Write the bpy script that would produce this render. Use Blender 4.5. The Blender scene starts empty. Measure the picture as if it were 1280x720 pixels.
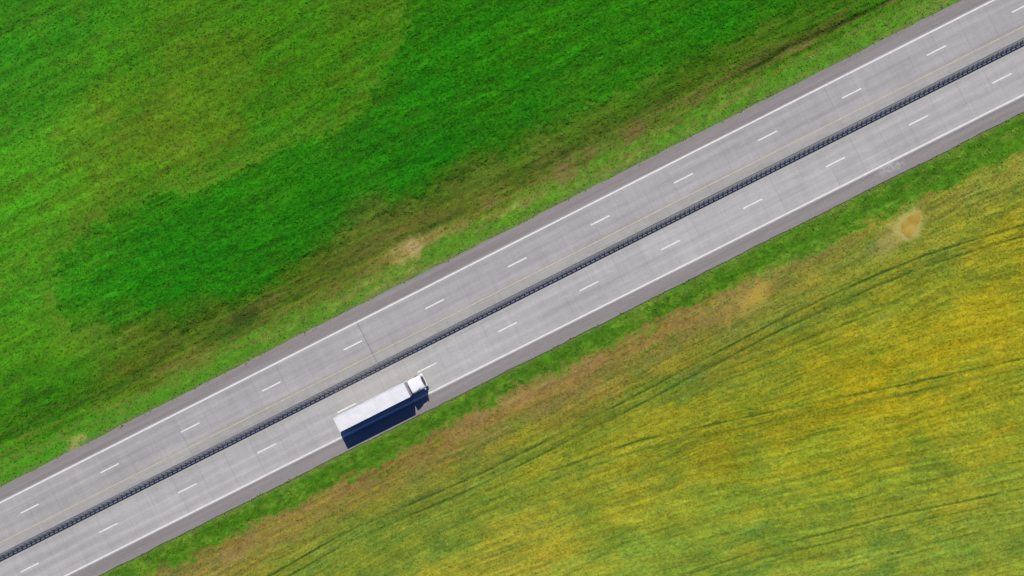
import bpy, bmesh, math, random
import numpy as np
from mathutils import Vector, Matrix
random.seed(5); RNG=np.random.RandomState(11)
scene=bpy.context.scene
C=scene.collection
# ---------------------------------------------------------------- camera & frames
H=117.0; TH=math.radians(1.35); F=24*1280/36.0
cam_d=bpy.data.cameras.new('camera'); cam=bpy.data.objects.new('camera',cam_d); C.objects.link(cam)
cam.location=(0,0,H); cam.rotation_euler=(0,TH,0); cam_d.lens=24; cam_d.sensor_width=36; cam_d.clip_end=8000
scene.camera=cam
def G(px,py,z=0.0):
    dx=(px-640)/F; dy=-(py-360)/F; dz=-1.0
    X=math.cos(TH)*dx+math.sin(TH)*dz; Z=-math.sin(TH)*dx+math.cos(TH)*dz
    k=(z-H)/Z
    return np.array([X*k, dy*k])
a1=G(1254,101)-G(38,711); a2=G(1171,64)-G(38,638)
ANG=0.5*(math.atan2(a1[1],a1[0])+math.atan2(a2[1],a2[0]))
U=np.array([math.cos(ANG),math.sin(ANG)]); N=np.array([-U[1],U[0]])
T0=0.5*(G(0,692)@N+G(1280,55)@N)
ORG=N*T0
def ST(p): q=np.asarray(p)-ORG; return q@U, q@N
def tmid(*pts): return sum(ST(G(*p))[1] for p in pts)/len(pts)
t_updash=tmid((38,638),(337,482),(645,327),(961,169),(1171,64))
t_lodash=tmid((38,711),(335,558),(634,406),(942,253),(1254,101))
t_upline=tmid((0,628),(445,403),(1245,0)); t_loline=tmid((80,720),(640,438),(1280,120))
t_yel=tmid((940,205),(660,345))
T_UP=t_upline+2.45; T_LO=t_loline-2.6

# ---------------------------------------------------------------- helpers
def tag(o,label=None,cat=None,group=None,kind=None):
    if label:o['label']=label
    if cat:o['category']=cat
    if group:o['group']=group
    if kind:o['kind']=kind
    return o
def obj(name,bm,mat,parent=None,smooth=False):
    me=bpy.data.meshes.new(name)
    if isinstance(bm,bmesh.types.BMesh):
        bmesh.ops.recalc_face_normals(bm,faces=bm.faces[:]); bm.to_mesh(me); bm.free()
    o=bpy.data.objects.new(name,me); C.objects.link(o)
    if mat: me.materials.append(mat)
    if smooth:
        for p in me.polygons:p.use_smooth=True
    if parent:o.parent=parent
    return o
def nb(): return bmesh.new()
def box(bm,x0,x1,y0,y1,z0,z1,bev=0.0):
    r=bmesh.ops.create_cube(bm,size=1.0)
    vs=r['verts']
    for v in vs:
        v.co=Vector(((x0+x1)/2+v.co.x*(x1-x0),(y0+y1)/2+v.co.y*(y1-y0),(z0+z1)/2+v.co.z*(z1-z0)))
    if bev>0:
        es=list({e for v in vs for e in v.link_edges})
        bmesh.ops.bevel(bm,geom=es,offset=bev,segments=2,profile=0.5,affect='EDGES')
def cyl(bm,c,axis,r,l,seg=24,r2=None):
    m=Vector(axis).to_track_quat('Z','Y').to_matrix().to_4x4(); m.translation=Vector(c)
    bmesh.ops.create_cone(bm,cap_ends=True,segments=seg,radius1=r,radius2=r if r2 is None else r2,depth=l,matrix=m)
def prism(bm,prof,y0,y1,bev=0.0,taper=None):
    a=[bm.verts.new((x,y0+(taper(x,z) if taper else 0),z)) for x,z in prof]
    b=[bm.verts.new((x,y1-(taper(x,z) if taper else 0),z)) for x,z in prof]
    n=len(prof); bm.faces.new(a); bm.faces.new(b[::-1])
    for i in range(n): bm.faces.new((a[i],b[i],b[(i+1)%n],a[(i+1)%n]))
    if bev>0:
        es=list({e for v in a+b for e in v.link_edges})
        bmesh.ops.bevel(bm,geom=es,offset=bev,segments=3,profile=0.5,affect='EDGES')
def lin(c):
    c=np.asarray(c,float)/255.0
    return np.where(c<=0.04045,c/12.92,((c+0.055)/1.055)**2.4)
def new_mat(name,rough=0.8,spec=0.3):
    m=bpy.data.materials.new(name); m.use_nodes=True
    b=m.node_tree.nodes['Principled BSDF']; b.inputs['Roughness'].default_value=rough
    b.inputs['Specular IOR Level'].default_value=spec
    return m,m.node_tree,b
def nd(nt,t,**k):
    n=nt.nodes.new(t)
    for a,v in k.items(): setattr(n,a,v)
    return n
def math_n(nt,op,a,b=None,c=None,clamp=False):
    n=nd(nt,'ShaderNodeMath',operation=op); n.use_clamp=clamp
    for i,v in enumerate((a,b,c)):
        if v is None: continue
        if isinstance(v,(int,float)): n.inputs[i].default_value=v
        else: nt.links.new(v,n.inputs[i])
    return n.outputs[0]
def scaled(nt,src,sx,sy,sz=1):
    n=nd(nt,'ShaderNodeVectorMath',operation='MULTIPLY'); nt.links.new(src,n.inputs[0]); n.inputs[1].default_value=(sx,sy,sz)
    return n.outputs[0]
def noise(nt,vec,scale,detail=4,rough=0.6):
    n=nd(nt,'ShaderNodeTexNoise'); n.inputs['Scale'].default_value=scale; n.inputs['Detail'].default_value=detail; n.inputs['Roughness'].default_value=rough
    nt.links.new(vec,n.inputs['Vector']); return n.outputs['Fac']
def maprange(nt,v,a,b,c,d):
    n=nd(nt,'ShaderNodeMapRange'); nt.links.new(v,n.inputs[0])
    for i,x in enumerate((a,b,c,d)): n.inputs[i+1].default_value=x
    return n.outputs[0]
def mixc(nt,f,a,b,mode='MIX'):
    n=nd(nt,'ShaderNodeMix',data_type='RGBA',blend_type=mode)
    for s,v in ((n.inputs[0],f),(n.inputs[6],a),(n.inputs[7],b)):
        if isinstance(v,(int,float)): s.default_value=v
        elif isinstance(v,tuple): s.default_value=(*v,1) if len(v)==3 else v
        else: nt.links.new(v,s)
    return n.outputs[2]
def mulval(nt,col,val):
    n=nd(nt,'ShaderNodeVectorMath',operation='SCALE'); nt.links.new(col,n.inputs[0]) if not isinstance(col,tuple) else setattr(n.inputs[0],'default_value',col)
    nt.links.new(val,n.inputs['Scale']); return n.outputs[0]
def simple(name,col,rough=0.5,spec=0.5,metal=0,var=0.12,scale=3.0):
    m,nt,b=new_mat(name,rough,spec)
    tc=nd(nt,'ShaderNodeTexCoord').outputs['Object']
    v=maprange(nt,noise(nt,tc,scale),0.3,0.7,1-var,1+var)
    nt.links.new(mulval(nt,tuple(col),v),b.inputs['Base Color']); b.inputs['Metallic'].default_value=metal
    return m
# ---------------------------------------------------------------- numpy noise
_tabs=[RNG.rand(256,256) for _ in range(8)]
def vn(x,y,seed=0):
    T=_tabs[seed%8]; x=x+seed*17.3; y=y+seed*9.7
    xi=np.floor(x).astype(int); yi=np.floor(y).astype(int); fx=x-xi; fy=y-yi
    fx=fx*fx*(3-2*fx); fy=fy*fy*(3-2*fy)
    a=T[xi&255,yi&255]; b=T[(xi+1)&255,yi&255]; c=T[xi&255,(yi+1)&255]; d=T[(xi+1)&255,(yi+1)&255]
    return (a*(1-fx)+b*fx)*(1-fy)+(c*(1-fx)+d*fx)*fy
def fbm(x,y,oct=4,seed=0,g=0.55):
    s=0;w=1;tw=0
    for i in range(oct):
        s=s+w*vn(x*2**i,y*2**i,seed+i); tw+=w; w*=g
    return s/tw
def ss(a,b,x):
    t=np.clip((x-a)/(b-a),0,1); return t*t*(3-2*t)
# ---------------------------------------------------------------- field colour plan
L=[(20,20,(48,122,14)),(60,80,(48,122,16)),(120,60,(58,127,14)),(200,30,(64,122,12)),(180,150,(84,118,20)),(240,90,(74,117,16)),(140,230,(74,124,18)),(60,180,(64,135,18)),
(20,260,(66,139,18)),(60,330,(66,135,20)),(20,400,(60,131,16)),(110,440,(72,118,20)),(40,360,(68,136,20)),(60,440,(66,124,16)),(170,430,(76,110,22)),(150,330,(44,124,10)),(230,340,(40,119,8)),(300,280,(43,121,10)),(220,260,(50,121,10)),
(340,200,(58,120,12)),(400,240,(42,119,8)),(340,60,(54,121,8)),(450,30,(66,115,12)),(430,110,(60,118,10)),(540,60,(47,122,6)),(520,170,(40,117,8)),(640,40,(50,121,6)),
(640,130,(47,118,8)),(760,40,(55,123,8)),(760,110,(61,117,12)),(860,30,(48,120,6)),(880,80,(57,116,10)),(980,20,(53,119,6)),(1080,-15,(55,116,8)),(20,470,(50,124,8)),
(30,550,(52,128,10)),(60,500,(60,116,12)),(110,495,(70,106,16)),(200,450,(72,102,18)),(300,415,(78,101,24)),(400,355,(80,104,22)),(460,320,(84,105,26)),(505,310,(102,110,42)),(560,270,(80,106,22)),
(660,215,(82,104,26)),(705,212,(88,102,34)),(790,163,(82,101,30)),(860,120,(72,103,20)),(960,70,(62,102,14)),(1050,25,(58,100,12))]
R=[(300,690,(134,122,56)),(400,640,(124,122,48)),(480,600,(120,120,44)),(560,560,(128,121,48)),(640,510,(136,122,58)),(720,465,(130,119,50)),(800,425,(128,120,48)),(880,395,(126,125,50)),
(945,378,(134,131,48)),(1020,340,(118,130,44)),(1080,315,(116,132,46)),(1135,290,(126,135,44)),(1200,250,(128,139,46)),(1260,215,(132,143,50)),(350,715,(132,142,42)),(450,670,(108,131,42)),
(540,640,(114,134,42)),(620,690,(156,152,48)),(640,600,(120,135,40)),(720,560,(132,139,36)),(740,640,(136,145,42)),(820,690,(122,143,46)),(800,500,(120,132,38)),(880,450,(108,127,38)),
(900,560,(142,140,32)),(950,480,(136,138,32)),(1000,520,(151,145,26)),(1000,420,(117,131,36)),(1080,460,(151,144,26)),(1100,390,(138,139,32)),(1180,330,(132,140,38)),(1250,320,(151,145,32)),
(1200,420,(154,146,24)),(1260,400,(146,144,32)),(1180,500,(148,145,30)),(1260,520,(135,143,36)),(1080,560,(138,145,34)),(1000,620,(126,143,38)),(1150,620,(128,144,42)),(1240,660,(132,146,46)),
(1080,690,(130,145,48)),(920,680,(126,144,46)),(1240,580,(143,148,40))]
DENSE=[(78,318),(66,350),(72,385),(100,406),(150,410),(200,415),(245,402),(290,380),(340,350),(400,306),(450,280),(520,246),(580,214),(640,180),(740,128),(860,78),(980,20),(1040,-60),(520,-60),(505,60),(440,150),(330,196),(250,235),(150,258),(100,285)]
def rbf(pts,s,t,sig,an):
    num=np.zeros(s.shape+(3,)); den=np.full(s.shape,1e-30)
    ds=[]
    for (px,py,c) in pts:
        ps,pt=ST(G(px,py)); ds.append(((s-ps)/an)**2+(t-pt)**2)
    dm=np.min(ds,axis=0)
    for (d,(px,py,c)) in zip(ds,pts):
        w=np.exp(-(d-dm)/(2*sig*sig)); den+=w; num+=w[...,None]*np.asarray(c,float)
    return num/den[...,None]
def mixa(a,b,f): return a*(1-f[...,None])+np.asarray(b,float)*f[...,None]
def pxy(X,Y): return 640+7.3*(X+2.4), 360-7.3*Y
def qcoord(X,Y):
    px,py=pxy(X,Y); d=py+0.5*px-755
    g=0.25*ss(70,330,d)
    return d-g*np.clip(px-1000,-450,380), d, px
def shift(pts,dy): return [(a,b+dy) for a,b in pts]
c1=[(1290,279),(1225,298),(1160,319),(1100,343),(1040,370),(970,403),(900,440),(830,477),(760,514),(680,554),(600,594),(430,668),(330,725)]
c2=[(1290,447),(1130,482),(960,517),(800,552),(690,590)]
c3=[(1290,610),(1120,646),(950,690),(850,725)]
c5=[(1290,540),(1100,575),(930,618),(780,668),(680,725)]
tracks=[c1,shift(c1,14),c2,shift(c2,12),c3,shift(c3,13),[(1290,228),(1200,262),(1120,300),(1040,345)],[(900,480),(1000,440),(1100,402)],c5,shift(c5,13),
        [(900,466),(1010,424),(1110,386)],[(1290,575),(1180,598),(1060,628)],[(1290,650),(1180,678),(1050,715)]]
tr_w=[.95,.85,.85,.4,.75,.5,.35,.45,.25,.25,.5,.35,.4]
def polydist(X,Y,pts):
    P=[G(*p) for p in pts]; best=np.full(X.shape,1e9)
    for a,b in zip(P[:-1],P[1:]):
        d=b-a; L2=d@d; u=np.clip(((X-a[0])*d[0]+(Y-a[1])*d[1])/L2,0,1)
        best=np.minimum(best,np.hypot(X-a[0]-u*d[0],Y-a[1]-u*d[1]))
    return best
def inside_poly(X,Y,pts):
    P=[G(*p) for p in pts]; ins=np.zeros(X.shape,bool); n=len(P)
    for i in range(n):
        a=P[i]; b=P[(i+1)%n]
        c=((a[1]>Y)!=(b[1]>Y))&(X<(b[0]-a[0])*(Y-a[1])/(b[1]-a[1]+1e-12)+a[0]); ins^=c
    return ins
def spot(X,Y,px,py,r,an,ang=ANG,rag=1.3,soft=.45):
    c=G(px,py); dx=X-c[0]; dy=Y-c[1]
    s=dx*math.cos(ang)+dy*math.sin(ang); t=-dx*math.sin(ang)+dy*math.cos(ang)
    d=np.sqrt((s/an)**2+t**2)+ (fbm(X*0.6,Y*0.6,4,5,.7)-0.5)*r*rag
    return 1-ss(r*soft,r,d)
def fields(X,Y):
    s=(X-ORG[0])*U[0]+(Y-ORG[1])*U[1]; t=(X-ORG[0])*N[0]+(Y-ORG[1])*N[1]
    w1=fbm(X*0.12,Y*0.12,4,0)-0.5; w2=fbm(X*0.12,Y*0.12,4,4)-0.5
    sc=np.clip(s,-125,125); tcl=np.clip(t,-75,75)
    # left -------------------------------------------------
    cl=rbf(L,sc+w1*22,tcl+w2*14,4.0,2.0)
    n1=fbm(X*0.8,Y*0.8,4,1,0.8); n2=fbm(s*0.07,t*0.35,4,2); n3=fbm(X*1.8,Y*1.8,3,3,0.8)
    rowt=fbm(s*0.10,t*0.9,5,5,0.8); clump=fbm(s*0.3,t*0.85,4,6,0.75)
    leaf=ss(.44,.60,clump+(n1-.5)*.3)
    Xd=X+(fbm(X*.3,Y*.3,5,2,.8)-.5)*7; Yd=Y+(fbm(X*.3,Y*.3,5,6,.8)-.5)*7
    sdf=polydist(Xd,Yd,DENSE+DENSE[:1])*np.where(inside_poly(Xd,Yd,DENSE),1,-1)
    edge=ss(-.25,.35,sdf+(n3-.5)*.8)
    dense=edge*(.68+.32*leaf)
    lush=np.clip(0.3+0.7*dense-0.35*np.clip((cl[...,0]-62)/25,0,1),0,1)
    cl=cl*(1+(0.26)*(n1-0.5)+0.32*(n3-0.5)+0.50*(rowt-0.5))[...,None]
    cl=mixa(cl,cl*np.array([1.16,1.0,1.25]),(1-leaf)*.4)
    cl=mixa(cl,cl*np.array([.72,.95,.72]),dense*.85)
    rimo=np.exp(-((sdf+1.6)/1.8)**2)*(1-edge)
    cl=mixa(cl,(92,118,34),rimo*.42*ss(.35,.6,rowt))
    cl=mixa(cl,cl*np.array([1.08,1.04,1.2]),(1-edge)*.5*ss(-.35,.35,w1*4+.2))
    cl[...,0]+= (n2-0.5)*26*(1-0.5*lush)
    bare=ss(0.5,0.75,fbm(s*0.3+3,t*0.8,5,6,0.8))*(1-lush)
    cl=mixa(cl,(104,100,38),bare*0.36)
    px,py=pxy(X,Y)
    dt=t-17.6-2.2*(vn(s*0.05,s*0,2)-0.5)
    dit=np.exp(-(dt/.8)**2)*ss(0.3,0.62,fbm(s*0.1,t*0.5,3,3))
    cl=mixa(cl,(38,76,14),dit*0.4)
    df=t-(16.9-.5*ss(850,1150,px))-.5*(fbm(s*.08,s*0+2,3,4)-.5)
    fur=np.exp(-(df/.5)**2)*ss(820,960,px)
    cl=mixa(cl,(34,58,12),fur*.8)  # ditch-edge shadow painted as a dark line along the furrow
    rg=fbm(s*.10,t*1.0,5,7,.8); band=np.exp(-((t-16.8-(w1*6))/3.2)**2)
    cl=mixa(cl,(98,92,42),band*ss(.5,.68,rg)*.6)
    cl=mixa(cl,(34,70,14),band*ss(.5,.66,1-rg)*.55*ss(.4,.6,fbm(X*.9,Y*.9,3,2,.8)))
    vw=t-T_UP; vmask=1-ss(2.6,5.6,vw+ (fbm(s*0.25,t*0.5,4,5,.8)-0.5)*5)
    vc=mixa(np.ones(s.shape+(3,))*np.array([74,124,28]),(112,124,54),ss(0.48,0.7,fbm(s*0.16,t*1.0,5,6,0.75)))
    vc=vc*(1+0.5*(n1-0.5)+.35*(n3-.5))[...,None]
    vc=mixa(vc,(56,124,18),(1-ss(150,420,px))*0.55)
    cl=mixa(cl,vc,vmask*0.85)
    for tt_,k_ in ((2.6,.4),(3.6,.5),(5.0,.55),(6.6,.5),(8.3,.4)):
        wl=vw-tt_-1.4*(fbm(s*.04,s*0+tt_,4,2,.7)-.5)
        cl=mixa(cl,(116,100,58),np.exp(-(wl/.26)**2)*k_*1.1*ss(.44,.60,fbm(s*.16,s*0+tt_*3,4,5,.8)))
    ed=1-ss(0.0,1.2,vw+(n3-0.5)*1.5+(n1-.5)); cl=mixa(cl,(110,116,78),ed*0.55)
    for (a,b,r,an,c,k) in ((505,312,3.0,1.3,(152,132,84),.75),(515,308,1.6,1.3,(170,148,104),.55),(540,294,1.4,2,(140,124,72),.5),(470,330,1.5,2.4,(126,116,60),.4),(707,214,2.2,1.9,(116,98,62),.6),(795,162,1.9,1.8,(106,86,54),.5),(92,556,1.4,2,(165,150,95),.6),
                            (745,185,1.4,1.8,(110,92,54),.45),(300,398,2.0,2.0,(42,62,18),.5),(240,455,2.2,2.8,(114,104,50),.4),(100,285,2.4,2,(88,90,30),.35),(1010,50,.8,6,(126,112,62),.4),(40,495,1.6,2,(42,80,18),.45),
                            (620,250,1.1,3,(122,104,62),.5),(575,285,.9,3,(124,108,64),.5),(880,118,1.0,3.5,(112,98,56),.4)):
        cl=mixa(cl,c,spot(X,Y,a,b,r,an,ANG,1.9,.35)*k)
    # right ------------------------------------------------
    q,d,qx=qcoord(X,Y)
    q=q+(fbm(X*.10,Y*.10,3,6)-.5)*14
    cr=rbf(R,sc+w1*22,tcl+w2*12,4.2,2.2)
    st1=fbm(q*0.16,qx*0.007,4,1,0.8); st2=fbm(q*0.42,qx*0.022,4,5,0.85); patch=fbm(q*0.040,qx*0.013,6,7,0.8)
    blot=fbm(X*.22,Y*.34,5,2,.75)
    cr=cr*(1+0.30*(st1-0.5)+0.42*(st2-0.5)+0.26*(n3-0.5)+0.26*(blot-0.5))[...,None]
    cr[...,0]+=(patch-0.5)*62+(blot-.5)*30; cr[...,1]+=(patch-0.5)*12; cr[...,2]+=(0.5-patch)*20
    # broken darker seed rows
    dk=ss(.60,.70,fbm(q*.30+5,qx*.006,4,3,.7))*ss(.48,.62,fbm(s*.08,t*.2,4,0,.7))
    cr=mixa(cr,(84,106,30),dk*.5)
    tk=np.zeros(s.shape)
    for p,wt in zip(tracks,tr_w):
        dd=polydist(X,Y,p)+ (n1-0.5)*0.16
        tk=np.maximum(tk,wt*(1-ss(0.08,0.28,dd)))
    brk=ss(0.34,0.56,fbm(s*0.14,t*0.14,4,2,.7))
    cr=mixa(cr,(56,82,26),tk*0.85*(0.3+0.7*brk))
    bw=-(t)-15.6-1.4*ss(900,1250,px)+(fbm(s*0.12,s*0.0+4,5,3,.7)-0.5)*6
    mot=fbm(s*0.14,t*0.8,5,4,.85)
    bm_=(0.62*np.exp(-((bw-2.2)/3.2)**2)+0.6*np.exp(-((bw-0.5)/1.2)**2))*ss(180,340,px)*(1-0.7*ss(880,1080,px))*ss(0.36,0.56,mot)
    cr=mixa(cr,(144,116,66),np.clip(bm_,0,1)*0.9)
    cr=mixa(cr,(112,88,48),np.clip(bm_,0,1)*.7*ss(.52,.66,fbm(X*.7,Y*.7,4,7,.8)))
    cr=mixa(cr,(98,80,42),np.exp(-((bw-.9)/.26)**2)*.55*ss(180,380,px)*(1-ss(880,1080,px))*ss(.4,.6,fbm(s*.1,s*0+9,3,1,.7)))
    vw2=T_LO-t
    v2=1-ss(3.8,5.0,vw2-1.6*ss(850,1200,px)+(fbm(s*0.3,t*0.7,5,6,.85)-0.5)*6)
    vc2=mixa(np.ones(s.shape+(3,))*np.array([72,120,22]),(100,132,38),ss(0.42,0.7,fbm(s*0.3,t*1.1,5,2,.75)))
    vc2=vc2*(1+0.42*(n1-0.5)+0.4*(n3-0.5))[...,None]
    cr=mixa(cr,vc2,v2)
    ed=1-ss(0.0,1.1,vw2+(n3-0.5)*1.5+(n1-.5)); cr=mixa(cr,(110,118,74),ed*0.55)
    for (a,b,r,an,c,k) in ((905,385,2.4,2.6,(150,128,70),.5),(650,490,1.8,5,(152,124,76),.6),
                            (590,530,1.9,4,(144,116,70),.6),(500,570,1.5,4,(138,114,64),.55),(290,698,2.0,2.4,(154,130,78),.65),(800,425,1.8,3.2,(144,120,68),.55),(1105,400,1.2,1.6,(150,155,78),.4),(730,455,1.6,3,(148,124,74),.6)):
        cr=mixa(cr,c,spot(X,Y,a,b,r,an,ANG,2.1,.25)*k)
    pud=np.zeros(s.shape)
    for (a,b,r,an,c,k,rg_,sf,pm) in ((1115,300,2.8,1.9,(154,142,84),.65,1.2,.2,0.5),(1137,281,3.2,1.35,(172,160,92),.85,.7,.5,1),(940,374,3.6,2.2,(160,142,72),.55,1.2,.1,.4),(948,368,2.2,1.8,(172,146,60),.65,.6,.2,.9)):
        m_=spot(X,Y,a,b,r,an,math.radians(45),rg_,sf); pud=np.maximum(pud,m_*pm)
        cr=mixa(cr,c,m_*k)
    right=(t<0)
    col=np.where(right[...,None],cr,cl)
    hl=-0.12-0.9*ss(T_UP,T_UP+5,t)-0.3*np.exp(-(dt/1.6)**2)+0.55*ss(19,24,t)+ (fbm(X*0.02,Y*0.02,3,1)-0.5)*1.0*ss(20,40,t)
    hl=hl+ss(T_UP+0.2,T_UP+2,t)*((n1-0.5)*0.14+(n3-0.5)*0.12+(rowt-.5)*.24+.10*leaf*(1-vmask)*(.4+.6*edge)+.12*edge*(1-vmask)+band*(rg-.5)*.5-.3*fur)
    hr=-0.12-0.6*ss(-T_LO,-T_LO+4.5,-t)+(fbm(X*0.02,Y*0.02,3,2)-0.5)*1.0*ss(20,40,-t)
    hr=hr+ss(-T_LO+0.2,-T_LO+2,-t)*(1-pud)*((n1-0.5)*(0.08+0.15*v2)+(st2-0.5)*0.2*(1-v2)+(n3-0.5)*0.13-0.1*tk)
    h=np.where(right,hr,hl)
    inside=(t<T_UP)&(t>T_LO); h=np.where(inside,-0.12,h)
    return np.clip(col,4,235),h,np.where(right,0,lush),s,t,np.where(right,v2,vmask),np.clip(np.maximum(bm_*.85,pud*1.25),0,1.25)*right
FIELD=1.05
# ---------------------------------------------------------------- ground sheet
def axis(lo,hi,step,far,n):
    mid=np.arange(lo,hi+1e-6,step); g=np.geomspace(step*2,far,n)
    return np.concatenate([(mid[0]-g)[::-1],mid,mid[-1]+g])
xs=axis(-98,98,0.25,2500,26); ys=axis(-58,58,0.25,2500,26)
XX,YY=np.meshgrid(xs,ys); col,hh,_,_,_,_,_=fields(XX,YY)
nx,ny=len(xs),len(ys)
me=bpy.data.meshes.new('ground')
co=np.stack([XX,YY,hh],-1).reshape(-1,3)
idx=np.arange(nx*ny).reshape(ny,nx)
fc=np.stack([idx[:-1,:-1],idx[:-1,1:],idx[1:,1:],idx[1:,:-1]],-1).reshape(-1,4)
def fill_mesh(me,co,fc):
    k=fc.shape[1]
    me.vertices.add(len(co)); me.vertices.foreach_set('co',co.astype(np.float32).ravel())
    me.loops.add(fc.size); me.loops.foreach_set('vertex_index',fc.astype(np.int32).ravel())
    me.polygons.add(len(fc)); me.polygons.foreach_set('loop_start',(np.arange(len(fc))*k).astype(np.int32))
    me.update(calc_edges=True)
def set_col(me,c):
    at=me.attributes.new('Col','FLOAT_COLOR','POINT')
    r=np.ones((len(c),4),np.float32); r[:,:3]=c; at.data.foreach_set('color',r.ravel())
fill_mesh(me,co,fc); set_col(me,(lin(col)*FIELD).reshape(-1,3))
def field_mat(name,var,rough=0.9,fine=4.0):
    m,nt,b=new_mat(name,rough,0.1)
    at=nd(nt,'ShaderNodeAttribute',attribute_name='Col').outputs['Color']
    tc=nd(nt,'ShaderNodeTexCoord').outputs['Object']
    n1=maprange(nt,noise(nt,tc,fine,3,0.7),0.3,0.7,1-var,1+var)
    nt.links.new(mulval(nt,at,n1),b.inputs['Base Color'])
    return m
g_mat=field_mat('soil_and_sward',0.22)
go=bpy.data.objects.new('ground',me); C.objects.link(go); me.materials.append(g_mat)
me.polygons.foreach_set('use_smooth',np.ones(len(fc),bool))
tag(go,'green crop field and yellowing grain field either side of the highway','field',kind='structure')
# amber puddle in the bare patch of the grain field
pm,nt,b=new_mat('muddy_water',0.12,0.5)
tc=nd(nt,'ShaderNodeTexCoord').outputs['Object']
pf=maprange(nt,noise(nt,tc,.5,3,.5),.35,.65,0,1)
nt.links.new(mixc(nt,pf,(.36,.235,.03),(.47,.34,.07)),b.inputs['Base Color'])
bm=nb(); pc=G(1139,280,-.7); vs=[]
for i in range(64):
    a=i/64*2*math.pi
    r=1+.12*math.sin(2*a+.5)+.09*math.sin(3*a+2)+.05*math.sin(7*a)+.03*math.sin(13*a+1)
    x=2.1*r*math.cos(a); y=1.3*r*math.sin(a)*(1-.25*math.cos(a)); k=math.radians(48)
    vs.append(bm.verts.new((x*math.cos(k)-y*math.sin(k),x*math.sin(k)+y*math.cos(k),0)))
bm.faces.new(vs)
po=obj('water',bm,pm); po.location=(pc[0],pc[1],float(fields(np.array([pc[0]]),np.array([pc[1]]))[1][0])+.05)
tag(po,'small amber muddy puddle in the bare patch at the grain field edge','puddle',kind='structure')
# ---------------------------------------------------------------- tufts (uncountable vegetation)
def tufts(name,n,side,size,label,cat,region,bright,tilt=0.75,lift=0.12,rows=0):
    X=RNG.uniform(-104,104,n*3); Y=RNG.uniform(-64,64,n*3)
    t=(X-ORG[0])*N[0]+(Y-ORG[1])*N[1]
    k=(t>T_UP-.4) if side>0 else (t<T_LO+.4); X=X[k];Y=Y[k]; t=t[k]
    enc=(fbm(X*.9,Y*.9,4,3,.8)-0.5)*1.5      # grass creeping raggedly over the asphalt edge
    k=(t>T_UP+enc) if side>0 else (t<T_LO-enc); k=k|(t>T_UP+.15)|(t<T_LO-.15); X=X[k];Y=Y[k]
    col,h,lush,s,t,v,br=fields(X,Y)
    onr=(t<T_UP+.1)&(t>T_LO-.1); h=np.where(onr,0.0,h)
    col=np.where(onr[:,None],np.array([96.,118,60]),col); v=np.where(onr,1.0,v)
    dens=region(lush,v,br,s,t,X,Y); k=RNG.rand(len(X))<dens
    X,Y,col,h,lush,v=X[k][:n],Y[k][:n],col[k][:n],h[k][:n],lush[k][:n],v[k][:n]
    m=len(X); sz=size[0]+(size[1]-size[0])*RNG.rand(m)**2
    az=RNG.rand(m)*2*np.pi; tl=RNG.rand(m)*tilt; wf=1.0
    if rows: az=rows+RNG.normal(size=m)*.5; wf=1.5
    ax=np.stack([np.cos(az),np.sin(az),np.zeros(m)],-1)
    bx=np.stack([-np.sin(az)*np.cos(tl),np.cos(az)*np.cos(tl),np.sin(tl)],-1)
    c=np.stack([X,Y,h+lift*RNG.rand(m)+0.02],-1)
    w=(sz*0.5*wf)[:,None]; l=(sz*(0.6+0.5*RNG.rand(m))/wf)[:,None]
    P=np.stack([c-ax*w*0.7-bx*l*0.3,c+ax*w*0.6-bx*l*0.4,c+ax*w*0.5+bx*l*0.8,c-ax*w*0.8+bx*l*0.5],1).reshape(-1,3)
    me=bpy.data.meshes.new(name); fill_mesh(me,P,np.arange(4*m).reshape(m,4))
    b=bright[0]+(bright[1]-bright[0])*RNG.rand(m)
    hue=1+(RNG.rand(m,3)-0.5)*np.array([0.36,0.12,0.3])
    set_col(me,np.repeat(lin(col)*b[:,None]*hue*FIELD,4,axis=0))
    o=bpy.data.objects.new(name,me); C.objects.link(o); me.materials.append(field_mat(name+'_leaf',0.1))
    tag(o,label,cat,kind='stuff'); return o
tufts('leafy_crop',190000,1,(0.12,0.34),'low leafy green crop covering the field above the highway','crop',lambda l,v,b,s,t,X,Y:(0.3+0.7*l)*(1-0.8*v),(0.8,1.5),.5,.10,ANG)
tufts('grain_crop',170000,-1,(0.11,0.28),'yellowing green grain crop sown in sweeping rows below the highway','crop',lambda l,v,b,s,t,X,Y:(1-0.9*v)*(1-b),(0.8,1.38),0.5,0.08,math.radians(20))
tufts('verge_grass',36000,1,(0.11,0.32),'rough light green grass on the upper highway verge','grass',lambda l,v,b,s,t,X,Y:v*1.0,(0.75,1.5),.7,.12)
tufts('verge_grass',42000,-1,(0.11,0.30),'rough darker green grass on the lower highway verge','grass',lambda l,v,b,s,t,X,Y:v*1.0,(0.8,1.45),.6,.08)

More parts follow.
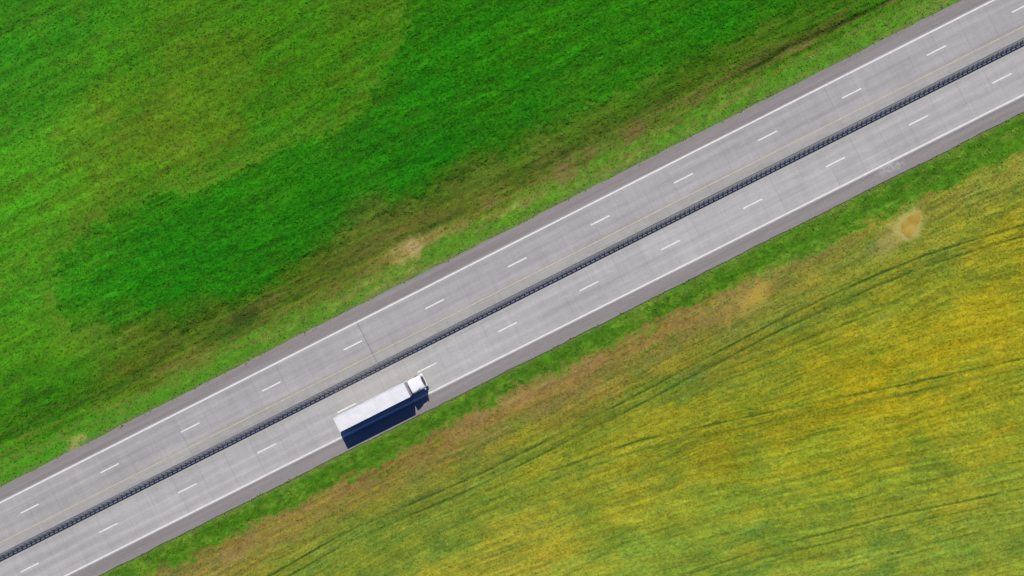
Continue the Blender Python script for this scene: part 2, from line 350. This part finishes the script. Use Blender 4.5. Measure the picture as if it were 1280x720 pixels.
# ---------------------------------------------------------------- road
def road_obj(name,me_or_bm,mat,parent=None):
    o=obj(name,me_or_bm,mat,parent)
    if parent is None: o.location=(ORG[0],ORG[1],0); o.rotation_euler=(0,0,ANG)
    return o
def road_vec(nt):
    tc=nd(nt,'ShaderNodeTexCoord').outputs['Object']
    sp=nd(nt,'ShaderNodeSeparateXYZ'); nt.links.new(tc,sp.inputs[0]); return tc,sp.outputs[0],sp.outputs[1]
def scuffed(nt,c,v,S,T,scuff,col):
    ds_=math_n(nt,'ABSOLUTE',math_n(nt,'SUBTRACT',S,scuff[0])); dt_=math_n(nt,'ABSOLUTE',math_n(nt,'SUBTRACT',T,scuff[1]))
    mk=math_n(nt,'MULTIPLY',math_n(nt,'MULTIPLY',maprange(nt,ds_,.6,3.0,1,0),maprange(nt,dt_,.3,1.4,1,0),None,True),maprange(nt,noise(nt,v,1.6,5,.75),.42,.60,0,.75),None,True)
    return mixc(nt,mk,c,col)
def concrete(name,base,seed,slab,stain,inner,lanes,bigj,jd,scuff=None):
    m,nt,b=new_mat(name,0.85,0.2); tc,S,T=road_vec(nt)
    off=nd(nt,'ShaderNodeVectorMath',operation='ADD'); nt.links.new(tc,off.inputs[0]); off.inputs[1].default_value=(seed,seed*.37,0); v=off.outputs[0]
    fine=maprange(nt,noise(nt,v,3.0,5,0.7),0.25,0.75,0.93,1.07)
    big=maprange(nt,noise(nt,scaled(nt,v,.05,.35),1.0,5,0.7),0.3,0.7,0.89,1.10)
    streak=maprange(nt,noise(nt,scaled(nt,v,.012,1.7),1.0,5,0.75),0.3,0.7,0.90,1.08)
    cross=maprange(nt,noise(nt,scaled(nt,v,.9,.05),1.0,4,0.8),0.3,0.7,0.93,1.07)
    sl=math_n(nt,'FLOOR',math_n(nt,'DIVIDE',S,5.0)); la=math_n(nt,'FLOOR',math_n(nt,'DIVIDE',T,slab))
    cb=nd(nt,'ShaderNodeCombineXYZ'); nt.links.new(sl,cb.inputs[0]); nt.links.new(la,cb.inputs[1])
    wn=nd(nt,'ShaderNodeTexWhiteNoise',noise_dimensions='2D'); nt.links.new(cb.outputs[0],wn.inputs['Vector'])
    sv=maprange(nt,wn.outputs['Value'],0,1,0.965,1.035)
    jw=maprange(nt,noise(nt,v,.3,3,.6),.4,.65,.35,1.0)
    def joint(coord,per,wid,dark,o=0.0,w=True):
        fr=math_n(nt,'FRACT',math_n(nt,'DIVIDE',math_n(nt,'ADD',coord,o),per))
        lt=math_n(nt,'LESS_THAN',fr,wid/per)
        if w: lt=math_n(nt,'MULTIPLY',lt,jw)
        return math_n(nt,'SUBTRACT',1.0,math_n(nt,'MULTIPLY',lt,dark))
    f=fine
    for k in (big,streak,cross,sv,joint(S,5.0,0.09,jd),joint(S,400.0,0.2,0.30,bigj,False)): f=math_n(nt,'MULTIPLY',f,k)
    for lc in lanes:
        for o_ in (-.9,.9):
            dd=math_n(nt,'ABSOLUTE',math_n(nt,'SUBTRACT',T,lc+o_))
            p=math_n(nt,'MULTIPLY',maprange(nt,dd,.1,.85,.09,0),maprange(nt,noise(nt,scaled(nt,v,.03,.3),1,4,.6),.3,.7,.1,1.7))
            f=math_n(nt,'MULTIPLY',f,math_n(nt,'SUBTRACT',1.0,p))
    c=mulval(nt,base,f)
    ab=math_n(nt,'ABSOLUTE',T); near=maprange(nt,ab,0.5,inner,1,0)
    dn=math_n(nt,'MULTIPLY',near,maprange(nt,noise(nt,scaled(nt,v,.3,1.2),1.0,5,0.7),0.35,0.65,0.05,0.65),clamp=True)
    c=mixc(nt,dn,c,(0.27,0.255,0.225))
    pp=maprange(nt,noise(nt,scaled(nt,v,.25,.9),1.0,5,0.7),0.56,0.78,0,0.5*stain); c=mixc(nt,pp,c,(0.54,0.535,0.52))
    dk=maprange(nt,noise(nt,scaled(nt,v,.12,1.1),1.7,5,0.7),0.58,0.78,0,0.5*stain); c=mixc(nt,dk,c,(0.25,0.245,0.235))
    if scuff: c=scuffed(nt,c,v,S,T,scuff,(.56,.55,.54))
    nt.links.new(c,b.inputs['Base Color'])
    return m
def strip(bm,t0,t1,z,w0=0,w1=0,skirt=None):
    if w0==0 and w1==0: ss_=[-2400,-800,-200,0,200,800,2400]
    else: ss_=[-2400,-800,-300]+list(np.arange(-130,130.1,0.3))+[300,800,2400]
    A=[];B=[]
    for s in ss_:
        j0=float(fbm(np.array(s*0.35),np.array(1.0),4,3,.65)-.5)*w0*2
        j1=float(fbm(np.array(s*0.35),np.array(9.0),4,3,.65)-.5)*w1*2
        A.append(bm.verts.new((s,t0+j0,z))); B.append(bm.verts.new((s,t1+j1,z)))
    for i in range(len(ss_)-1): bm.faces.new((A[i],A[i+1],B[i+1],B[i]))
    if skirt:
        E=B if skirt>0 else A
        K=[bm.verts.new((v.co.x,v.co.y+0.1*skirt,z-0.3)) for v in E]
        for i in range(len(ss_)-1): bm.faces.new((E[i],E[i+1],K[i+1],K[i]))
mu=(t_updash+t_upline)/2; ml=(t_lodash+t_loline)/2
sj=float(ST(G(450,412))[0]); sc_s,sc_t=[float(x) for x in ST(G(1112,209))]
conc_u=concrete('upper_concrete',(0.383,0.376,0.366),3.0,4.0,.7,2.4,(mu,t_updash-1.9),-sj,.20); conc_l=concrete('lower_concrete',(0.425,0.418,0.406),41.0,4.1,1.0,1.4,(ml,t_lodash+1.7),190.0,.25,(sc_s,sc_t))
def asphalt(name,base,scuff=None):
    m,nt,b=new_mat(name,0.9,0.2); tc,S,T=road_vec(nt)
    f=maprange(nt,noise(nt,tc,3.5,5,0.7),0.25,0.75,0.88,1.12)
    f=math_n(nt,'MULTIPLY',f,maprange(nt,noise(nt,scaled(nt,tc,.03,.9),1.0,5,0.7),0.3,0.7,0.84,1.17))
    c=mulval(nt,base,f)
    d=maprange(nt,noise(nt,scaled(nt,tc,.3,1.2),1.0,5,0.75),0.54,0.76,0,0.5); c=mixc(nt,d,c,(0.34,0.325,0.30))
    if scuff: c=scuffed(nt,c,tc,S,T,scuff,(.52,.51,.50))
    nt.links.new(c,b.inputs['Base Color']); return m
asp=asphalt('shoulder_asphalt',(0.250,0.228,0.226),(sc_s,sc_t)); asp2=asphalt('median_asphalt',(0.135,0.135,0.145))
MW=.55
bm=nb(); strip(bm,MW-.05,t_upline+0.3,0); up=road_obj('road',bm,conc_u); tag(up,'upper grey concrete carriageway without traffic, above the barrier','road',kind='structure')
bm=nb(); strip(bm,t_loline-0.3,-MW,0); lo=road_obj('road',bm,conc_l); tag(lo,'lower grey concrete carriageway carrying the white truck','road',kind='structure')
bm=nb(); strip(bm,-MW,MW-.05,0); o=road_obj('median_strip',bm,asp2); tag(o,'dark median strip under the barrier','median',kind='structure')
bm=nb(); strip(bm,t_upline+0.3,T_UP,0,0,0.17,1); o=road_obj('road_shoulder',bm,asp); tag(o,'purplish asphalt shoulder beside the green crop field','shoulder',kind='structure')
bm=nb(); strip(bm,T_LO,t_loline-0.3,0,0.17,0,-1); o=road_obj('road_shoulder',bm,asp); tag(o,'purplish asphalt shoulder beside the yellowing grain field','shoulder',kind='structure')
def paint(name,col,under,wear0,wear1):
    m,nt,b=new_mat(name,0.6,0.3); tc,S,T=road_vec(nt)
    w=maprange(nt,noise(nt,scaled(nt,tc,.7,4.0),1.3,5,0.75),wear0,wear1,0,0.8)
    nt.links.new(mixc(nt,w,tuple(col),tuple(under)),b.inputs['Base Color']); return m
white=paint('white_road_paint',(0.80,0.78,0.77),(0.47,0.465,0.455),0.44,0.78)
yellow=paint('yellow_road_paint',(0.66,0.53,0.27),(0.38,0.37,0.34),0.38,0.6)
for par,tt in ((up,t_upline),(lo,t_loline)):
    bm=nb(); strip(bm,tt-0.12,tt+0.12,0.006); obj('edge_line',bm,white,par)
bm=nb(); strip(bm,t_yel-0.08,t_yel+0.08,0.006); obj('median_line',bm,yellow,up)
bm=nb(); strip(bm,-1.12,-1.0,0.006); obj('median_line',bm,paint('faint_yellow_paint',(0.5,0.45,0.33),(0.40,0.39,0.375),0.3,0.55),lo)
DL,DW=1.8,.11
for par,p0,p1,n,tt in ((up,(38,638),(1171,64),11,t_updash),(lo,(38,711),(1254,101),12,t_lodash)):
    s0=ST(G(*p0))[0]; s1=ST(G(*p1))[0]; d=(s1-s0)/n
    far=nb()
    for k in range(-60,80):
        c=s0+k*d
        b_=nb() if -2<=k<=n+2 else far
        vs=[b_.verts.new(p) for p in ((c-DL,tt-DW,.006),(c+DL,tt-DW,.006),(c+DL,tt+DW,.006),(c-DL,tt+DW,.006))]; b_.faces.new(vs)
        if b_ is not far: obj('lane_dash',b_,white,par)
    o=obj('lane_dash',far,white,par); o['kind']='stuff'
# ---------------------------------------------------------------- guardrail
galv=simple('weathered_galvanised_steel',(0.19,0.205,0.25),0.6,0.4,0.1,0.2,2.0)
gpost=simple('dark_steel_post',(0.14,0.15,0.19),0.6,0.4,0.1,0.2,3.0)
gr=bpy.data.objects.new('guardrail',None); C.objects.link(gr); gr.location=(ORG[0],ORG[1],0); gr.rotation_euler=(0,0,ANG)
tag(gr,'long double sided steel crash barrier dividing the two carriageways','crash barrier')
RW=.22
for sg in (-1,1):
    bm=nb(); y=RW*sg
    prof=[(0,.42),(.05,.46),(.05,.50),(0,.54),(0,.57),(.05,.60),(.05,.65),(0,.68)]
    prof=[(y+sg*a,z) for a,z in prof]+[(y+sg*(a-0.012),z) for a,z in prof[::-1]]
    A=[bm.verts.new((-1500,a,z)) for a,z in prof]; B=[bm.verts.new((1500,a,z)) for a,z in prof]
    for i in range(len(prof)): j=(i+1)%len(prof); bm.faces.new((A[i],A[j],B[j],B[i]))
    bm.faces.new(A);bm.faces.new(B[::-1])
    obj('rail',bm,galv,gr)
def post_bm(bm,s):
    box(bm,s-.06,s+.06,-.05,.05,0,.66); box(bm,s-.10,s+.10,-RW+.015,RW-.015,.50,.60)
    box(bm,s-.17,s+.17,-.12,.12,0.001,.02)
pb=nb(); post_bm(pb,0); p0=obj('post',pb,gpost,gr)
PIT=.9; p0.location=(0,0,0)
for k in range(1,50):
    for sg in (-1,1):
        c=p0.copy(); C.objects.link(c); c.parent=gr; c.location=(sg*k*PIT,0,0)
bm=nb()
for k in range(50,300):
    for sg in (-1,1): post_bm(bm,sg*k*PIT)
o=obj('post',bm,gpost,gr); o['kind']='stuff'
# ---------------------------------------------------------------- truck
tw=simple('trailer_white_roof',(0.74,0.74,0.76),0.5,0.4,0,0.09,0.7)
side=simple('trailer_side_white',(0.64,0.65,0.69),0.4,0.5,0,0.05,1.0)
navy=simple('navy_side_shade',(0.008,0.014,0.09),0.6,0.2,0,0.1,1.0)  # navy shade of the truck's lower side, put into the colour
cabw=simple('cab_white_paint',(0.80,0.80,0.81),0.3,0.5,0,0.03,1.0)
blk=simple('black_plastic',(0.02,0.02,0.024),0.5,0.4,0,0.2,5); rub=simple('tyre_rubber',(0.018,0.018,0.02),0.85,0.2,0,0.2,6)
stl=simple('grey_steel',(0.09,0.09,0.10),0.5,0.5,0.4,0.2,4); rimm=simple('rim_steel',(0.35,0.35,0.37),0.35,0.5,0.8,0.1,5)
glass=simple('dark_glass',(0.02,0.026,0.035),0.12,0.5,0,0.05,2); red=simple('red_lens',(0.35,0.01,0.01),0.3,0.5,0,0.1,9); lampm=simple('clear_lens',(0.6,0.6,0.62),0.1,0.6,0,0.05,9)
al=simple('aluminium',(0.45,0.46,0.48),0.35,0.5,0.8,0.1,4)
rp=G(420.5,531.5,4.0)
tk=bpy.data.objects.new('semi_truck',None); C.objects.link(tk); tk.location=(rp[0],rp[1],0.0); tk.rotation_euler=(0,0,ANG)
tag(tk,'white articulated truck with long pale trailer driving up the lower carriageway','truck')
def P(name,fn,mat,par=tk,smooth=False):
    bm=nb(); fn(bm); return obj(name,bm,mat,par,smooth)
W=1.275; TL=13.2
tb=P('trailer_box',lambda b:box(b,0,TL,-W,W,1.15,3.97,0.04),side)
P('side_shade_panel',lambda b:[box(b,0.15+i*2.16,0.15+i*2.16+2.12,-W-0.03,-W-0.003,0.95,3.9,0.012) for i in range(6)],navy,tb)  # lower side only: added panels carrying the painted navy shade
def roof(b):
    box(b,0.03,TL-.03,-W+0.03,W-0.03,3.972,4.0,0.008)
    for i in range(1,17): box(b,i*0.77-0.025,i*0.77+0.025,-W+0.08,W-0.08,4.001,4.014)
    for sg in (-1,1): box(b,0.0,TL,sg*(W-0.02)-0.05,sg*(W-0.02)+0.05,3.975,4.02,0.01)
P('roof',roof,tw,tb)
for sg in (-1,1):
    P('door',lambda b:box(b,-0.05,-0.003,min(sg*0.01,sg*(W-.04)),max(sg*0.01,sg*(W-.04)),1.22,3.92,0.01),side,tb)
    P('tail_light',lambda b:box(b,-0.09,-0.03,sg*1.0-0.2,sg*1.0+0.2,0.92,1.06,0.01),red)
    def lock(b):
        for y in (0.35,0.85): cyl(b,(-0.075,sg*y,2.55),(0,0,1),0.018,2.6,8)
    P('locking_bar',lock,al,tb)
    P('side_guard',lambda b:(box(b,4.9,8.3,sg*1.2-0.02,sg*1.2+0.02,0.55,0.67,0.01),box(b,4.9,8.3,sg*1.2-0.02,sg*1.2+0.02,0.82,0.94,0.01),box(b,5,5.08,sg*1.17-.02,sg*1.17+.02,0.5,1.15),box(b,7.4,7.48,sg*1.17-.02,sg*1.17+.02,0.5,1.15)),al)
    P('landing_leg',lambda b:(box(b,10.2,10.32,sg*0.75-0.06,sg*0.75+0.06,0.35,1.15),box(b,10.13,10.39,sg*0.75-0.12,sg*0.75+0.12,0.30,0.35)),stl)
    P('mudguard',lambda b:box(b,1.0,4.8,sg*1.05-0.2,sg*1.05+0.2,1.09,1.13),blk)
P('chassis',lambda b:(box(b,0.1,13.0,-.5,-.4,.85,1.15),box(b,0.1,13.0,.4,.5,.85,1.15),*[box(b,x,x+.1,-.4,.4,.9,1.1) for x in (0.3,2,4,6,8,10,12.5)],*[cyl(b,(x,0,.52),(0,1,0),.07,2.2,12) for x in (1.6,2.9,4.2)]),stl)
P('underride_bumper',lambda b:(box(b,-0.02,0.1,-1.2,1.2,.45,.6,.01),box(b,0.02,0.1,-.5,-.4,.6,.86),box(b,0.02,0.1,.4,.5,.6,.86)),al)
def wheel(x,y,r,w,sg):
    o=P('wheel',lambda b:(cyl(b,(x,y,r),(0,1,0),r,w*0.8,32),cyl(b,(x,y,r),(0,1,0),r*0.96,w,32)),rub)
    P('rim',lambda b:(cyl(b,(x,y+sg*(w/2+.002),r),(0,1,0),r*.56,.02,24),cyl(b,(x,y+sg*(w/2+.03),r),(0,1,0),r*.2,.06,16)),rimm,o)
for sg in (-1,1):
    for x in (1.6,2.9,4.2): wheel(x,sg*1.07,.52,.38,sg)
    wheel(12.2,sg*0.97,.52,.56,sg); wheel(15.15,sg*1.07,.52,.34,sg)
P('tractor_chassis',lambda b:(box(b,11.4,15.7,-.48,-.38,.7,1.0),box(b,11.4,15.7,.38,.48,.7,1.0),box(b,11.8,12.7,-.45,.45,1.0,1.14,.02),cyl(b,(12.2,0,.52),(0,1,0),.12,1.6,12),cyl(b,(15.15,0,.52),(0,1,0),.08,1.9,12)),stl)
for sg in (-1,1): P('fuel_tank',lambda b:box(b,12.95,14.2,sg*.95-.3,sg*.95+.3,.4,1.0,.12),al)
X0=13.74
for sg in (-1,1): P('side_fairing',lambda b:prism(b,[(X0-.2,1.0),(X0+.03,1.0),(X0+.03,3.4),(X0-.18,3.4)],sg*1.17-.03,sg*1.17+.03),navy if sg<0 else cabw)  # lower fairing gets the same painted shade, upper one stays white
def loft(b,secs,pw=4.5,n=40):
    rings=[]
    for (x,hw,z0,z1,lean) in secs:
        ring=[]
        for i in range(n):
            a=2*math.pi*i/n; ca,sa=math.cos(a),math.sin(a)
            y=hw*math.copysign(abs(ca)**(2/pw),ca); z=(z0+z1)/2+(z1-z0)/2*math.copysign(abs(sa)**(2/pw),sa)
            ring.append(b.verts.new((x-lean*max(0,(z-z0)/(z1-z0)),y,z)))
        rings.append(ring)
    for r0,r1 in zip(rings[:-1],rings[1:]):
        for i in range(n): b.faces.new((r0[i],r0[(i+1)%n],r1[(i+1)%n],r1[i]))
    b.faces.new(rings[0]); b.faces.new(rings[-1][::-1])
cab=P('cab',lambda b:loft(b,[(X0,1.20,.9,3.12,0),(X0+.08,1.235,.88,3.16,0),(X0+1.2,1.235,.88,3.2,.0),(X0+1.75,1.22,.88,3.16,.05),(X0+2.08,1.17,.9,3.05,.08),(X0+2.22,1.05,.95,2.9,.12)]),cabw,smooth=True)
def wsf(b):
    n=14; top=[];bot=[]
    for i in range(n+1):
        y=-1.0+2.0*i/n; k=(y/1.0)**4
        bot.append(b.verts.new((X0+2.27-.12*k,y,1.95))); top.append(b.verts.new((X0+2.08-.12*k,y*.93,2.83)))
    for i in range(n): b.faces.new((bot[i],bot[i+1],top[i+1],top[i]))
P('windshield',wsf,glass,cab,True)
P('grille',lambda b:box(b,X0+2.1,X0+2.255,-.75,.75,1.1,1.7,.03),stl,cab)
P('bumper',lambda b:box(b,X0+1.6,X0+2.32,-1.2,1.2,.35,1.0,.16),cabw,tk)
P('roof_deflector',lambda b:loft(b,[(X0+.02,1.08,3.0,3.9,0),(X0+.15,1.12,3.0,3.88,0),(X0+.6,1.08,3.0,3.74,0),(X0+1.05,.98,3.0,3.52,0),(X0+1.4,.8,3.0,3.32,0),(X0+1.52,.6,3.05,3.24,0)],3.4),cabw,cab,True)
for sg in (-1,1):
    P('side_window',lambda b:box(b,X0+.95,X0+1.6,min(sg*1.16,sg*1.242),max(sg*1.16,sg*1.242),2.1,2.75,.02),glass,cab)
    P('headlight',lambda b:box(b,X0+2.2,X0+2.33,sg*.85-.2,sg*.85+.2,.6,.82,.02),lampm)
    P('mirror',lambda b:(box(b,X0+1.95,X0+2.06,sg*1.38-.1,sg*1.38+.1,2.05,2.7,.03),box(b,X0+1.95,X0+2.0,sg*1.22-.12,sg*1.22+.12,2.62,2.68)),cabw,cab)
P('air_lines',lambda b:(box(b,X0-.36,X0-.003,-.5,.5,1.4,1.5),cyl(b,(X0-.14,.75,2.0),(0,0,1),.07,2.0,12)),stl)
# ---------------------------------------------------------------- light
sd=Vector((0.07,-0.94,-1.0)).normalized()
el=math.asin(-sd.z); rot=math.atan2(-sd.x,-sd.y)
ld=bpy.data.lights.new('sun','SUN'); ld.energy=4.6; ld.angle=math.radians(.5); ld.color=(1,.94,.82)
lo_=bpy.data.objects.new('sun',ld); C.objects.link(lo_); lo_.rotation_euler=sd.to_track_quat('-Z','Y').to_euler(); lo_.location=(0,60,90)
w=bpy.data.worlds.new('World'); scene.world=w; w.use_nodes=True; nt=w.node_tree
sky=nt.nodes.new('ShaderNodeTexSky'); sky.sky_type='NISHITA'; sky.sun_disc=False; sky.sun_elevation=el; sky.sun_rotation=rot
sky.dust_density=0.2; sky.ozone_density=3.0
bg=nt.nodes['Background']; bg.inputs['Strength'].default_value=.07
tn=nt.nodes.new('ShaderNodeVectorMath'); tn.operation='MULTIPLY'; tn.inputs[1].default_value=(.42,.62,1.08)
nt.links.new(sky.outputs[0],tn.inputs[0]); nt.links.new(tn.outputs[0],bg.inputs[0])
scene.view_settings.view_transform='Standard'; scene.view_settings.look='None'; scene.view_settings.exposure=0
